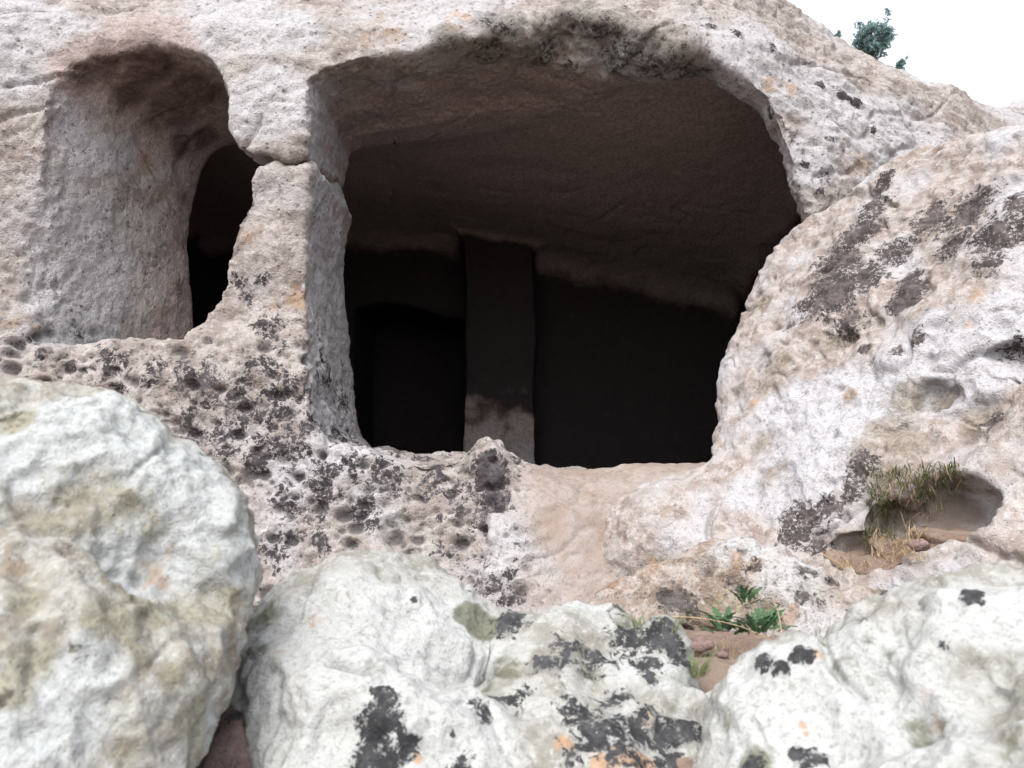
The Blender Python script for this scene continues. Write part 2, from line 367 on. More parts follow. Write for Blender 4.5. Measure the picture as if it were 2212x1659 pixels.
def cliff_sdf(X):
    x, y, z = X[:,0], X[:,1], X[:,2]
    front = (facade_y(x, z) - y)*0.88
    top = z - (np.interp(x, [-5,1.6,2.4,3.35,4.2,5.2,8], [4.5,4.2,3.74,3.16,3.14,3.15,3.1]) + 0.03*np.sin(x*4.3) - 0.02*(y-7))
    s = smax(front, top, 0.5)
    # main opening
    o = oMAIN(x, z + 0.0*y)
    o = smax(smax(o, y-7.4, 0.05), z - ceil_z(x,y) - 1.0*np.maximum(0, 6.1-y), 0.3)
    # small opening, splayed on its outer side, roof coming down inwards
    yy = np.clip(y-5, 0, 2.2)
    lean = 0.44*yy*sstep(-1.7, -2.6, x)
    q = oNICHE(x - lean, z + 0.20*np.clip(yy-0.1, 0, 0.9) * sstep(1.0, 2.2, z))
    q = smax(q, y-7.2, 0.05)
    # chamber
    fl = -0.62
    ch = np.maximum(np.abs(x+0.55)-3.35, np.maximum(np.abs(z-fl-3)-3, back_y(x,z)-y))
    ch = smax(smax(ch, y-9.7, 0.3), z-ceil_z(x,y), 0.5)
    rec = np.maximum(np.maximum(np.abs(x+1.25)-0.72, z-1.75-0.1*np.sin(x*3)), np.maximum(y-11.2, fl-z)); rec = np.maximum(rec, 9.0-y)
    ch = smin(ch, rec, 0.1)
    pier = np.maximum(np.abs(x+0.14+0.012*np.sin(z*3.3))-0.40-0.010*np.sin(z*5+1), np.abs(y-9.6)-0.55)
    ch = smax(ch, -pier, 0.2)
    hole = smin(smin(o, ch, 0.10), q, 0.08)
    rim = 0.03 + 0.12*sstep(-2.2, -2.75, x)*sstep(2.0,1.3,z)
    s = smax(s, -hole, rim)
    # broken brow above the opening
    br = ellip(X, (0.46,4.70,2.44), (1.02,0.86,0.72)) + 0.05*np.sin(x*7+z*5) + 0.03*np.sin(x*17-z*9)
    s = smax(s, -br, 0.05)
    br2 = ellip(X, (0.95,5.25,2.50), (0.42,0.40,0.22))
    s = smax(s, -br2, 0.05)
    # crack through the pillar
    zc = 1.885 + 0.20*(y-5) + 0.018*np.sin(x*23) + 0.015*np.sin(y*15)
    open_ = 0.016 + 0.035*sstep(-1.5,-1.72,x) + 0.022*sstep(5.12,4.9,y)
    ck = np.maximum(np.where(z > zc, (z-zc)*0.7, zc-z) - open_, np.maximum(np.abs(x+1.45)-0.42, y-6.6))
    s = smax(s, -ck, 0.03)
    # the worn ramp climbing to the sill
    ramp = -0.075 - 0.38*np.clip(5.12-y, 0, 0.52) - 1.25*np.maximum(0, 4.6-y) - 0.03*np.sin(y*6+x*2) + 0.03*np.sin(x*5.3+y*3.1) + 0.16*np.maximum(0,0.35-x)*sstep(5.1,4.7,y) + 0.12*np.maximum(0,x-0.75)
    tr = np.maximum(ramp - z, np.abs(x-0.66-0.05*np.sin(y*9)-0.04*np.sin(z*13)-0.12*(5-y))-0.62)
    tr = np.maximum(np.maximum(tr, z-0.5), y-5.7)
    s = smax(s, -tr, 0.22)
    tg = np.maximum(np.maximum(z - ramp - 0.0, np.abs(x-0.66)-0.72-0.2*(4.6-y)), 3.55-y); tg = np.maximum(tg, y-4.9)
    s = smin(s, tg*0.6, 0.2)
    s = smin(s, ellip(X, (-0.16,4.80,-0.10), (0.11,0.16,0.20)), 0.10)    # dark knob left on the sill
    return s
def cliff_build(lo, hi, h):
    V, F = mesh_sdf(cliff_sdf, lo, hi, h); N = normals(V, F)
    x, y, z = V.T
    N0 = N.copy()
    inside = sstep(5.9, 6.4, y)*(z < 2.9)
    out = 1-inside
    disp = fbm(V, 0.9, 2, 1)*0.08*(1-0.75*inside) - crease(V, 0.7, 90)*0.03 + fbm(V, 0.28, 3, 2)*0.05*(1-0.55*inside) + fbm(V, 0.075, 3, 3, gain=0.65)*0.028*(1-0.5*inside)
    jambface = (np.abs(N0[:,0]) > 0.75) & (y > 5.03) & (y < 6.6) & (z < 2.6)
    # weathering: small pits on the face, honeycomb towards the foot
    low = sstep(1.1, 0.5, z)*sstep(0.2,-0.3,x) + sstep(0.12,-0.1,z)*sstep(0.25,-0.05,x)
    foot = np.clip(low, 0, 1)*out
    foot = np.maximum(foot, sstep(-2.6,-2.9,x)*sstep(1.6,0.5,z)*out)
    face = out*(N0[:,1] < -0.3)
    dn = sstep(-0.15, 0.25, fbm(V, 0.6, 2, 9))
    A = np.zeros((len(V),4)); W = np.zeros((len(V),4)); A[:,3] = W[:,3] = 1
    pit = np.zeros(len(V))
    m = out > 0.05
    p1 = pits(V[m], 0.10, 3, 0.10, 0.30, 0.45); p2 = pits(V[m], 0.055, 5, 0.2, 0.5, 0.5)
    p3 = np.zeros(m.sum(), np.float32); p4 = p3.copy(); hm = foot[m] > 0.02
    if hm.any(): p3[hm] = pits(V[m][hm], 0.13, 8, 0.25, 0.62, 0.8, (1,1,1.5)); p4[hm] = pits(V[m][hm], 0.06, 6, 0.3, 0.6, 0.85)
    ff, fo, dd = face[m], foot[m], dn[m]
    sm = np.zeros(len(V)); wv = x + 0.22*fbm(V, 0.4, 3, 77)
    rz = sstep(-0.02,0.3,wv)*sstep(1.5,1.2,x)*sstep(0.2,-0.02,z)*(y < 5.6)*(0.55+0.45*sstep(-0.2,0.2,fbm(V, 0.3, 3, 78))); sm = np.maximum(sm, rz)
    s_ = 1-sm[m]
    d1 = p1*0.038*(0.25+0.75*dd)*np.maximum(ff,0.4) + p2*0.016*(0.3+0.7*dd)
    d2 = p3*0.050*fo + p4*0.022*fo
    disp[m] -= (d1*(1-0.5*fo)+d2)*s_
    pit[m] = np.clip(np.maximum(np.maximum(p1*0.9*dd, p2*0.5*dd*ff), np.maximum(p3,p4*0.8)*fo), 0, 1)*s_
    # sloping streaks on the face to the right of the opening
    st = sstep(1.5,2.0,x)*out
    R = V.copy(); R[:,2] = (z+0.42*x)*3.2; R[:,0] = x*0.9
    if (st > 0).any():
        k = st > 0; disp[k] += fbm(R[k], 0.35, 3, 12)*0.05*st[k]
    nw = (x < -2.0)*(y > facade_y(x,z)+0.15)*(z < 2.6)
    disp *= (1-0.5*sm)*(1-0.5*nw)
    V = V + N*disp[:,None]
    W[:,1] = pit; W[:,2] = sm*0.9
    return V, F, N0, A, W, foot
cliff_parts = []
for (lo, hi, h) in (((-5.2,3.4,-1.5),(6.6,6.62,4.75),0.0145), ((-5.2,6.58,-0.9),(8.6,11.6,4.9),0.034)):
    V, F, N0, A, W, foot = cliff_build(lo, hi, h)
    x, y, z = V.T
    dep = y - facade_y(x, z)
    under = sstep(0.15, -0.45, N0[:,2])          # soffits take more of the brown tone than jambs
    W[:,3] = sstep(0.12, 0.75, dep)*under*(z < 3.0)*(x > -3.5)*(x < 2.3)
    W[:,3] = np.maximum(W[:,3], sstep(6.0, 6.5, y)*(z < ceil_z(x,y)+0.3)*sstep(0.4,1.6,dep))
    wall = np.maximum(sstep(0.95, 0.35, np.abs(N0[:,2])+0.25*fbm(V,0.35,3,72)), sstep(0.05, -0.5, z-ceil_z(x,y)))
    W[:,3] += 1.1*sstep(6.35, 7.0, y)*wall*(z > -0.9)*(z < ceil_z(x,y)+0.2)      # chamber shade painted into the walls and pier, roof left browner
    pl = sstep(0.75,-0.15,z+0.5*fbm(V,0.22,3,70))*(np.abs(x+0.14) < 0.5)*(y > 8.8)*(y < 9.4)*(N0[:,1] < -0.3)  # pale remains low on the pier, with the sky light there painted in
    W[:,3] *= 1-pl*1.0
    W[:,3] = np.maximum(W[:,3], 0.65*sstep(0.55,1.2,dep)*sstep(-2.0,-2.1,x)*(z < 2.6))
    A[:,2] = 0.9*sstep(0.35,0.8,N0[:,0])*sstep(0.0,0.12,dep)*np.clip(1-W[:,3],0,1)*(z < 2.6)*(x > -1.9)*sstep(-0.02,0.15,z)  # cool sky light on the right-facing jamb, painted as paler stone
    if y.min() < 5:
        nz = fbm(V, 0.35, 3, 21)
        A[:,0] = np.clip(foot*(0.30+0.9*nz)*sstep(1.3,0.3,z), 0, 0.5)*sstep(0.3,0,x)
        paint(V, A, 0, [(512,612,26),(560,605,30),(575,690,60),(590,720,55),(530,640,30),(560,800,75),(640,830,60),(600,880,80),(520,870,70),(450,830,60),(680,900,50),(620,960,80),(700,1040,90),(620,1080,60),
                        (560,990,50),(590,1190,60),(330,800,60),(230,790,60),(120,780,50),(420,800,60),(400,850,50),(850,1040,60),(790,1110,60),(760,1010,50),(930,1010,45),(950,1040,50),
                        (1065,1000,42,2.2),(1062,1040,42,2.3),(1060,1080,40,2.2),(1090,1040,40),(1040,1120,45),(620,1150,50),(690,1160,40)], k=0.72)
        paint(V, A, 0, [(1780,180,14,1.4),(1830,205,16,1.6),(1845,215,14,1.5),(1795,290,14),(1890,280,14),(1655,250,16),(1750,350,14,1.3),(1780,380,20),(1770,420,16),(1900,400,12),(1600,60,24),(1680,90,22),(1540,50,24)], k=0.9)
        paint(V, A, 0, [(1090,60,55),(1060,30,40),(1330,130,90),(1250,60,70,0.8),(1420,150,90),(1500,165,60),(1180,120,60),(1060,110,60),(1300,70,60)], k=0.52)
        paint(V, A, 0, [(1290,178,60),(1380,192,70),(1470,195,60),(1540,190,40),(1150,138,45),(1060,125,40),(1220,150,50)], k=0.5)
        paint(V, A, 1, [(1090,60,80),(1060,30,60),(1330,120,120),(1250,60,90),(1420,140,110),(1500,165,80),(1180,110,90),(1060,110,80),(1330,60,90),(980,90,60)], k=0.9)
        paint(V, W, 3, [(185,165,60),(230,140,75),(330,150,120),(290,210,80),(380,240,110),(430,200,110),(400,320,60),(440,300,60),(340,270,60,.8),(405,420,45,.75),(400,520,45,.7),(395,620,50,.75),(360,700,50,.65)], k=2.3)  # niche roof: brown stain with its shade painted in
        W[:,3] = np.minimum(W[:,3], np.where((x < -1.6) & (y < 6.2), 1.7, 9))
        paint(V, A, 2, [(1650,120,170),(1800,220,160),(1950,330,150),(1750,330,100),(470,20,140),(560,50,110),(600,200,90),(420,40,80),(170,640,120),(200,540,90),(60,60,150),(700,500,60),(720,600,60)], k=0.9)
        paint(V, W, 0, [(600,660,60),(540,500,60),(640,640,60),(850,60,120),(300,60,100),(60,690,60),(1680,180,120),(1850,330,90),(1000,30,90)], k=0.45)
        paint(V, W, 0, [(330,330,90),(390,400,70),(400,520,60),(300,260,80),(390,640,60)], k=0.55)
        paint(V, A, 1, [(900,1070,40),(850,1150,60),(780,1100,50),(1000,1010,60),(330,690,60,0.8),(380,640,60,0.8),(1150,1170,90,0.7),(1300,1170,80,0.7),(1060,1190,70,0.7)], k=0.7)
    cen = V[F].mean(1); nf = N0[F].mean(1); cx, cy, cz = cen.T
    zc = 1.885 + 0.20*(cy-5)
    inside = (cy > 6.0) & (cz < ceil_z(cx, cy)+0.35) & (cz > -0.9)
    inn = inside & (cy > back_y(cx,cz)-0.12+0.0*cx)
    cav_f = (inn | ((cy > facade_y(cx,cz)+0.22) & (cz < 2.95) & (nf[:,2] < -0.35) & (cx < 1.9) & (cx > -3.2)))
    cls = np.zeros(len(F), int)
    cls[(cx > -2.0) & (cx < -1.0) & (cz > 0.02) & (cz < 2.62) & (cy < 6.62) & (cy > 4.3) & ~inn] = 1
    cls[(cls == 1) & (cz > zc)] = 2
    cls[(cls == 1) & (cx < -1.9)] = 0
    cls[(cx < -2.0) & (cx > -3.3) & (cy > facade_y(cx,cz)+0.12) & (cy < 6.9) & (cz < 2.4) & (cz > 0.5) & (nf[:,0] > 0.35)] = 3
    cls[(cz < 0.12) & (cx > -1.5) & (cx < 1.9) & (cy < 6.3) & (cls == 0) & ~((cy > 6.0) & inn)] = 4
    cls[(cav_f) & (cls != 3) & (cls != 4) & (cls != 1) & (cls != 2)] = 5
    cls[(np.abs(cx+0.14) < 0.55) & (cy > 8.8) & (cy < 9.75) & (cz < 2.6) & (cz > -0.55) & (np.abs(nf[:,2]) < 0.6) & inn & (nf[:,1] < 0.3)] = 6
    cliff_parts.append((V, F, cls, A, W, nf, tone(V, 1.0)))
CAM_OBJS = []
root = None
names = {0:'cliff', 1:'pillar_lower_block', 2:'pillar_upper_block', 3:'niche_wall', 4:'sill', 5:'chamber', 6:'inner_pier'}
mats = {k:M_CLIFF for k in range(7)}
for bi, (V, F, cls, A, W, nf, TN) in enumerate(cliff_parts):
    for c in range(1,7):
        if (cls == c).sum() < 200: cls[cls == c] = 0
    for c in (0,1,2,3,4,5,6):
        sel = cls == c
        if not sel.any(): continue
        v, f, a = subset(V, F, sel, {'stain':A, 'wear_shade':W, 'tone':TN})
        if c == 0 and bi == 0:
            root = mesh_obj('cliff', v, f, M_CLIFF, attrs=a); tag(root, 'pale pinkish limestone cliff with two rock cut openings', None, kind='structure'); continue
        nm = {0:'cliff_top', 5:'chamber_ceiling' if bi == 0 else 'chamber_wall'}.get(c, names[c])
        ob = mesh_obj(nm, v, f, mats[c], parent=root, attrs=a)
        lab = {1:'lower block of the pillar below the crack, black lichen at its foot', 2:'upper block of the pillar above the crack', 6:'pier inside the chamber, shade painted above pale patches low down', 4:'worn stone sill of the large opening with honeycomb pits'}.get(c)
        if lab: ob['label'] = lab
cliff_V = np.concatenate([p[0] for p in cliff_parts])
del cliff_parts

# ================================================================== BOULDERS
def slab(A3, outline_px, T, R, bumps=(), carve=(), extra=None):
    """boulder: a rounded thick slab on the tilted plane through three photo points at given distances"""
    a, b, c = [P(*p) for p in A3]
    n = np.cross(b-a, c-a); n /= np.linalg.norm(n)
    if n @ a > 0: n = -n
    u = np.cross([0,0,1.0], n); u /= np.linalg.norm(u); v = np.cross(n, u)
    def to_uv(px, py):
        r = ray(px, py); t = (n @ a)/(n @ r); q = r*t-a; return np.array([q @ u, q @ v]), r*t
    poly = [to_uv(x, y)[0] for x, y in outline_px]
    ol = Outline(poly, step=0.008, pad=0.5)
    bl = [(to_uv(x, y)[0], r*np.linalg.norm(to_uv(x,y)[1])/FPX, amp) for x, y, r, amp in bumps]
    n32, u32, v32, a32 = [t.astype(np.float32) for t in (n,u,v,a)]
    cv = [(to_uv(x, y)[1] + n*d, r) for x, y, d, r in carve]
    def f(X, whole=False):
        q = X-a32; s = ol(q @ u32, q @ v32); w = q @ n32
        uu, vv = q @ u32, q @ v32
        for (bc, br, amp) in bl: w = w - amp*np.exp(-((uu-bc[0])**2+(vv-bc[1])**2)/br**2)
        g = np.maximum(w, -T-w)
        p, r = s+R, g+R
        d = np.minimum(np.maximum(p, r), 0) + np.sqrt(np.maximum(p,0)**2+np.maximum(r,0)**2) - R
        if not whole:
            for cc, rr in cv: d = smax(d, -ellip(X, cc, rr), 0.03)
        if extra: d = extra(X, d)
        return d
    pts = np.array(poly); f.cv = cv
    W3 = [a + p[0]*u + p[1]*v + k*n for p in pts for k in (0.25, -T-0.05)]
    W3 = np.array(W3); return f, W3.min(0)-0.06, W3.max(0)+0.06
def boulder(name, label, sd, h, mat, amps, seed, stains=(), group='boulders at the foot of the cliff', pitspec=(), clip=None):
    f, lo, hi = sd
    if clip: lo = np.maximum(lo, clip[0]); hi = np.minimum(hi, clip[1])
    V, F = mesh_sdf(f, lo, hi, h); N = normals(V, F)
    disp = np.zeros(len(V), np.float32)
    for size, octv, amp, rg in amps: disp += fbm(V, size, octv, seed, ridged=rg)*amp; seed += 1
    cs_ = amps[0][0]*1.1; disp -= crease(V, cs_, seed+7)*cs_*0.06; disp -= crease(V, cs_*0.45, seed+9, 0.05)*cs_*0.025
    A = np.zeros((len(V),4)); W = np.zeros((len(V),4)); A[:,3] = W[:,3] = 1
    V1 = V + N*disp[:,None]
    X, Y, D = project(V1)
    for cell, rmin, rmax, dens, depth, region in pitspec:
        m = np.zeros(len(V))
        if region is None: m[:] = sstep(-0.1, 0.3, fbm(V, cell*5, 2, seed+3))
        else:
            for b in region:
                c = hit(V1, b[0], b[1]); R = b[2]*c[1]/FPX
                m = np.maximum(m, np.clip(1.4*(1-np.linalg.norm(V1-c, axis=1)/R), 0, 1))
        k = m > 0.02
        if not k.any(): continue
        p = pits(V[k], cell, seed, rmin, rmax, dens)*m[k]; disp[k] -= p*depth; W[k,1] = np.maximum(W[k,1], p)
        seed += 2
    V = V + N*disp[:,None]
    for target, ch, blobs, kk in stains: paint(V, A if target == 'A' else W, ch, blobs, k=kk)
    base = np.array([(V[:,0].min()+V[:,0].max())/2, (V[:,1].min()+V[:,1].max())/2, V[:,2].min()])
    ob = mesh_obj(name, V, F, mat, origin=base, attrs={'stain':A, 'wear_shade':W, 'tone':tone(V, mat['k'], 5)})
    tag(ob, label, 'boulder', group); return V
# big boulder closing the right of the opening
RB = slab([(1530,1000,4.55),(1960,325,4.75),(2212,1000,3.1)],
     [(1190,1330),(1268,1222),(1365,1122),(1450,1050),(1514,995),(1530,900),(1548,790),(1568,705),(1615,605),(1680,515),(1728,470),(1790,428),(1865,376),(1960,312),(2080,280),(2212,262),(2400,252),(2500,700),(2480,1400),(2100,1420),(1700,1420),(1400,1420)],
     0.9, 0.13, bumps=[(1800,640,90,0.05),(1650,800,90,0.05),(2050,700,120,0.06),(1950,560,60,-0.05),(2060,900,110,-0.07),(1750,1000,140,0.05),(1480,1180,120,0.05),(2150,560,120,0.05),(1860,880,120,-0.03),(1400,1185,150,0.26),(1500,1120,90,0.06)],
     carve=[(2045,1080,-0.10,(0.165,0.24,0.165)),(1960,1125,-0.06,(0.17,0.22,0.145)),(1860,1190,-0.01,(0.15,0.17,0.075)),(2005,850,0.0,(0.13,0.12,0.09)),(2085,880,0.01,(0.11,0.1,0.06)),(1950,930,0.01,(0.09,0.1,0.05)),(2180,770,0.01,(0.12,0.1,0.07)),(1885,700,0.01,(0.05,0.06,0.04)),(1655,790,0.02,(0.06,0.07,0.09)),(1820,740,0.03,(0.10,0.08,0.06))])
VR = boulder('large_boulder', 'huge white boulder with dark lichen crust right of the cave mouth, grassy hollow in it', RB, 0.0115, M_RIGHT,
    [(0.55,3,0.08,False),(0.2,3,0.034,True),(0.06,3,0.014,False)], 30,
    stains=[('A',0,[(1800,560,70,1.3),(1850,500,60,1.2),(1790,620,80,1.3),(1860,600,60,1.2),(1760,640,50),(1880,440,45),(1900,400,30,1.4),(1905,380,26,1.4),(1730,660,40),(1820,690,50),(1955,615,42,1.8),(1945,640,40,1.7),(1960,590,30,1.5),
                     (2000,470,70),(2090,450,80,1.1),(2150,500,80,1.1),(2060,520,60),(2190,430,60),(1930,540,45),(2120,560,50),(1970,720,26),(1930,750,22),(1700,700,20),(1860,745,18,1.2),(2190,760,40),(2140,910,30,1.2),
                     (1740,1110,45,1.2),(1720,1150,45,1.2),(1850,1000,45),(1780,1090,45),(1700,1120,30),(1830,1050,40),(1760,1170,40)],1.0),
            ('A',1,[(1830,730,55),(1790,740,45),(1660,790,45),(1640,830,40),(1680,770,40),(1900,920,60),(1960,860,70),(1950,950,70),(2040,870,60),(2100,900,60),(1830,850,24),(1660,1010,50),(1860,980,60),(1900,1020,70),(1640,650,40),(1420,1210,70,.6),(1640,950,40)],0.85),
            ('W',2,[(2060,1090,50),(2030,1130,50),(2090,1110,36),(1990,1100,60),(1940,1120,60),(1900,1160,50),(2050,1050,40),(1850,1190,44),(1980,1160,50)],1.6),
            ('A',2,[(1780,900,160),(1700,1000,120),(2050,760,120),(2150,700,120),(1850,1000,60),(1900,820,100),(1700,880,80)],0.9),
            ('W',0,[(1620,870,40),(1830,845,22,1.3),(1560,950,40),(2110,640,30),(2080,700,25),(1430,1230,60,1.1),(1890,1010,50,.8)],0.6)],
    pitspec=[(0.10,0.15,0.4,0.5,0.022,None),(0.05,0.2,0.5,0.4,0.008,None),(0.085,0.25,0.6,0.95,0.035,[(1850,1080,130),(1780,1100,110),(1900,1040,110)]),(0.14,0.25,0.6,0.9,0.04,[(2000,860,150),(2070,900,130)])],
    clip=((0.1,1.9,-1.2),(4.3,5.6,2.3)))
# pitted ledge below it
PL = slab([(1560,1170,2.5),(1880,1290,2.2),(1560,1400,2.15)],
     [(1228,1330),(1290,1262),(1400,1205),(1500,1172),(1575,1162),(1690,1182),(1760,1222),(1830,1262),(1930,1272),(2060,1262),(2120,1400),(1750,1450),(1640,1400),(1560,1330),(1480,1320),(1400,1340),(1300,1400)],
     0.35, 0.06, bumps=[(1600,1200,60,0.03),(1700,1260,80,0.03),(1450,1250,70,0.025),(1620,1300,50,-0.04),(1400,1290,60,-0.03)],
     carve=[(1640,1350,0.03,(0.10,0.10,0.06))])
boulder('pitted_rock', 'low pitted rock ledge with round holes above the weeds', PL, 0.0075, M_LEDGE, [(0.3,3,0.045,False),(0.1,3,0.03,True),(0.03,2,0.008,False)], 60,
    stains=[('A',0,[(1440,1290,36,1.4),(1470,1300,34,1.3),(1620,1220,26),(1730,1225,24),(1750,1230,20),(1730,1280,22,1.3),(1780,1295,22),(1800,1250,26),(1590,1265,30,.8),(1980,1265,40,1.2),(1930,1275,40,1.2),(1860,1320,30),(1700,1380,22),(1500,1310,30,1.1)],1.0),
            ('W',0,[(1400,1220,50),(1620,1215,24,1.6),(1320,1255,60),(1600,1200,30,1.3),(1690,1330,50)],0.7),
            ('A',1,[(1600,1290,50),(1660,1320,50),(1540,1300,40),(1720,1370,40),(1480,1330,40)],0.8),
            ('A',2,[(1700,1230,80),(1560,1180,50),(1650,1180,50)],0.8)],
    pitspec=[(0.085,0.2,0.55,0.9,0.04,[(1600,1260,260),(1750,1270,200)]),(0.045,0.25,0.55,0.7,0.013,None)])
# soil lying in the hollow of the large boulder
def soil_sdf():
    """earth filling the bottom of the hollow's scoops, kept below the boulder's old surface"""
    bf = RB[0]; cv = bf.cv[:3]; lev = (-0.50,-0.42,-0.25)
    def f(X):
        d = np.full(len(X), 9., np.float32)
        for (c, r), l in zip(cv, lev):
            e = ellip(X, c, tuple(k+0.02 for k in r))
            d = smin(d, np.maximum(e, X[:,2]-(c[2]+l*r[2])+0.25*(X[:,1]-c[1])*0), 0.03)
        return np.maximum(d, bf(X, True)+0.012)
    A_ = np.array([c for c, r in cv]); return f, A_.min(0)-0.3, A_.max(0)+0.3
SOIL_LATER = soil_sdf()
# front middle boulder
FM = slab([(760,1185,1.80),(1380,1285,1.78),(950,1659,1.28)],
     [(525,1310),(555,1262),(610,1228),(680,1196),(750,1176),(800,1184),(840,1196),(880,1188),(930,1186),(975,1208),(1005,1240),(1040,1272),(1085,1295),(1130,1290),(1190,1282),(1290,1276),(1370,1277),(1396,1300),(1395,1345),(1440,1348),(1478,1372),(1490,1420),(1520,1466),(1640,1500),(1800,1560),(1800,2200),(540,2200),(566,1800),(562,1659),(535,1560),(496,1440),(500,1360)],
     0.6, 0.09, bumps=[(760,1290,150,0.07),(700,1500,160,0.07),(1050,1420,70,-0.09),(1060,1350,60,-0.04),(1000,1480,60,-0.05),(1430,1390,50,0.05),(1300,1330,80,0.035),(1300,1440,90,-0.03),(900,1560,160,0.05),(1300,1580,180,0.05),(930,1230,60,0.025),(1500,1470,30,-0.04)])
VFM = boulder('front_boulder', 'broad white boulder in front at the bottom centre, black and orange lichen patches', FM, 0.0052, M_FRONT, [(0.32,3,0.07,False),(0.12,3,0.023,True),(0.035,3,0.006,False)], 80,
    stains=[('A',0,[(835,1510,34,1.6),(815,1545,42,1.6),(800,1580,40,1.6),(785,1620,34,1.5),(800,1650,36,1.3),(885,1608,30,1.8),(850,1640,34,1.5),(1000,1645,34,1.2),(1090,1335,40,1.5),(1110,1330,30,1.3),(1075,1350,40,.9),
                     (1240,1410,60,.9),(1190,1425,50,.9),(1290,1420,55,.9),(1360,1380,50,1.3),(1410,1370,50,1.3),(1450,1390,45,1.4),(1480,1420,30,1.4),(1390,1430,35,1.3),(1340,1390,50,1.1),(1270,1450,40),(1400,1455,26,1.2),
                     (1090,1510,40,.9),(1050,1525,36,1.0),(1140,1490,34,.9),(1260,1540,60,1.3),(1310,1560,75,1.2),(1380,1570,70,1.2),(1440,1590,60,1.3),(1480,1570,36,1.4),(1280,1600,60,1.1),(1350,1620,70,1.1),(1450,1640,50,1.3),(1240,1640,50,.9),(1330,1500,36,1.1),(1200,1600,40,.6),
                     (1350,1310,30,.7),(1330,1350,40,.8),(898,1290,9,1.7),(985,1580,10,.9),(1020,1270,12,1.2)],0.86),
            ('A',1,[(1040,1345,48,2.0),(1020,1330,40,2.0),(1080,1450,60,1.0),(1100,1440,40,.9),(1050,1480,50,.8),(800,1440,60,.5),(1280,1450,50,.9),(560,1330,50,1.0),(545,1400,45,.9),(575,1440,40,.6),(1250,1390,50,.6),(1310,1320,40,.6)],0.85),
            ('W',0,[(1340,1620,40,1.4),(1400,1640,45,1.6),(1300,1640,30,1.3),(905,1632,12,1.9),(1230,1600,34),(1400,1530,40,.9),(700,1350,70,.5),(620,1400,60,.4),(760,1300,60,.35)],0.72),
            ('A',2,[(700,1400,220),(900,1400,120),(700,1560,160),(1000,1570,120)],0.9)],
    pitspec=[(0.07,0.1,0.35,0.35,0.012,None),(0.03,0.15,0.4,0.35,0.005,None)])
# front right boulder
FR = slab([(1600,1445,1.55),(2080,1235,1.42),(1950,1659,1.05)],
     [(1475,1490),(1510,1482),(1580,1448),(1650,1422),(1720,1402),(1762,1372),(1800,1342),(1880,1318),(1945,1290),(2000,1246),(2060,1232),(2130,1240),(2212,1236),(2400,1240),(2700,1262),(3000,1330),(3150,1500),(3150,2000),(1450,2000),(1430,1800),(1440,1600)],
     0.6, 0.08, bumps=[(1850,1420,120,0.04),(1640,1560,140,0.05),(2100,1400,160,0.05),(1825,1420,34,-0.08),(1868,1378,20,-0.03),(1915,1405,22,-0.05),(1990,1575,44,-0.06),(2150,1480,60,-0.05),(2040,1390,20,-0.03),(1950,1500,40,-0.03),(1700,1500,80,0.03),(2090,1275,30,-0.03)])
boulder('front_right_boulder', 'white boulder at the bottom right corner with grey round hollows', FR, 0.0052, M_FRONT, [(0.3,3,0.06,False),(0.11,3,0.023,True),(0.035,3,0.007,False)], 110,
    stains=[('A',0,[(2100,1270,26,2.0),(2098,1285,22,1.9),(1680,1430,24,1.5),(1735,1402,24,1.9),(1715,1410,18,1.5),(1640,1430,24,1.4),(1870,1330,20,1.1),(1765,1635,26,1.5),(1740,1645,24,1.5),(1720,1630,20,1.3),(1620,1650,30,1.1),(1490,1580,40,1.1),(1480,1640,50,.8),(2040,1390,16,1.2)],1.0),
            ('A',1,[(1630,1650,45,1.5),(1830,1415,45,.9),(1800,1440,40,.9),(1915,1410,28,.9),(1870,1380,28,.7),(2000,1600,70,.9),(1980,1560,40,.8),(1900,1500,60,.5),(2150,1450,80,.5),(2100,1300,60,.5),(2180,1600,80,.7),(1560,1560,60,.7),(2160,1350,70,.5)],0.75),
            ('W',0,[(1770,1405,26,1.7),(1730,1560,20,1.2),(1740,1580,14,1.3),(2000,1510,60,.8),(1560,1540,60,.8),(2030,1560,50,.8)],0.5),
            ('A',2,[(1750,1500,160),(1900,1600,200),(1700,1600,120),(2150,1300,100)],0.9)],
    pitspec=[(0.06,0.15,0.45,0.45,0.012,None)])
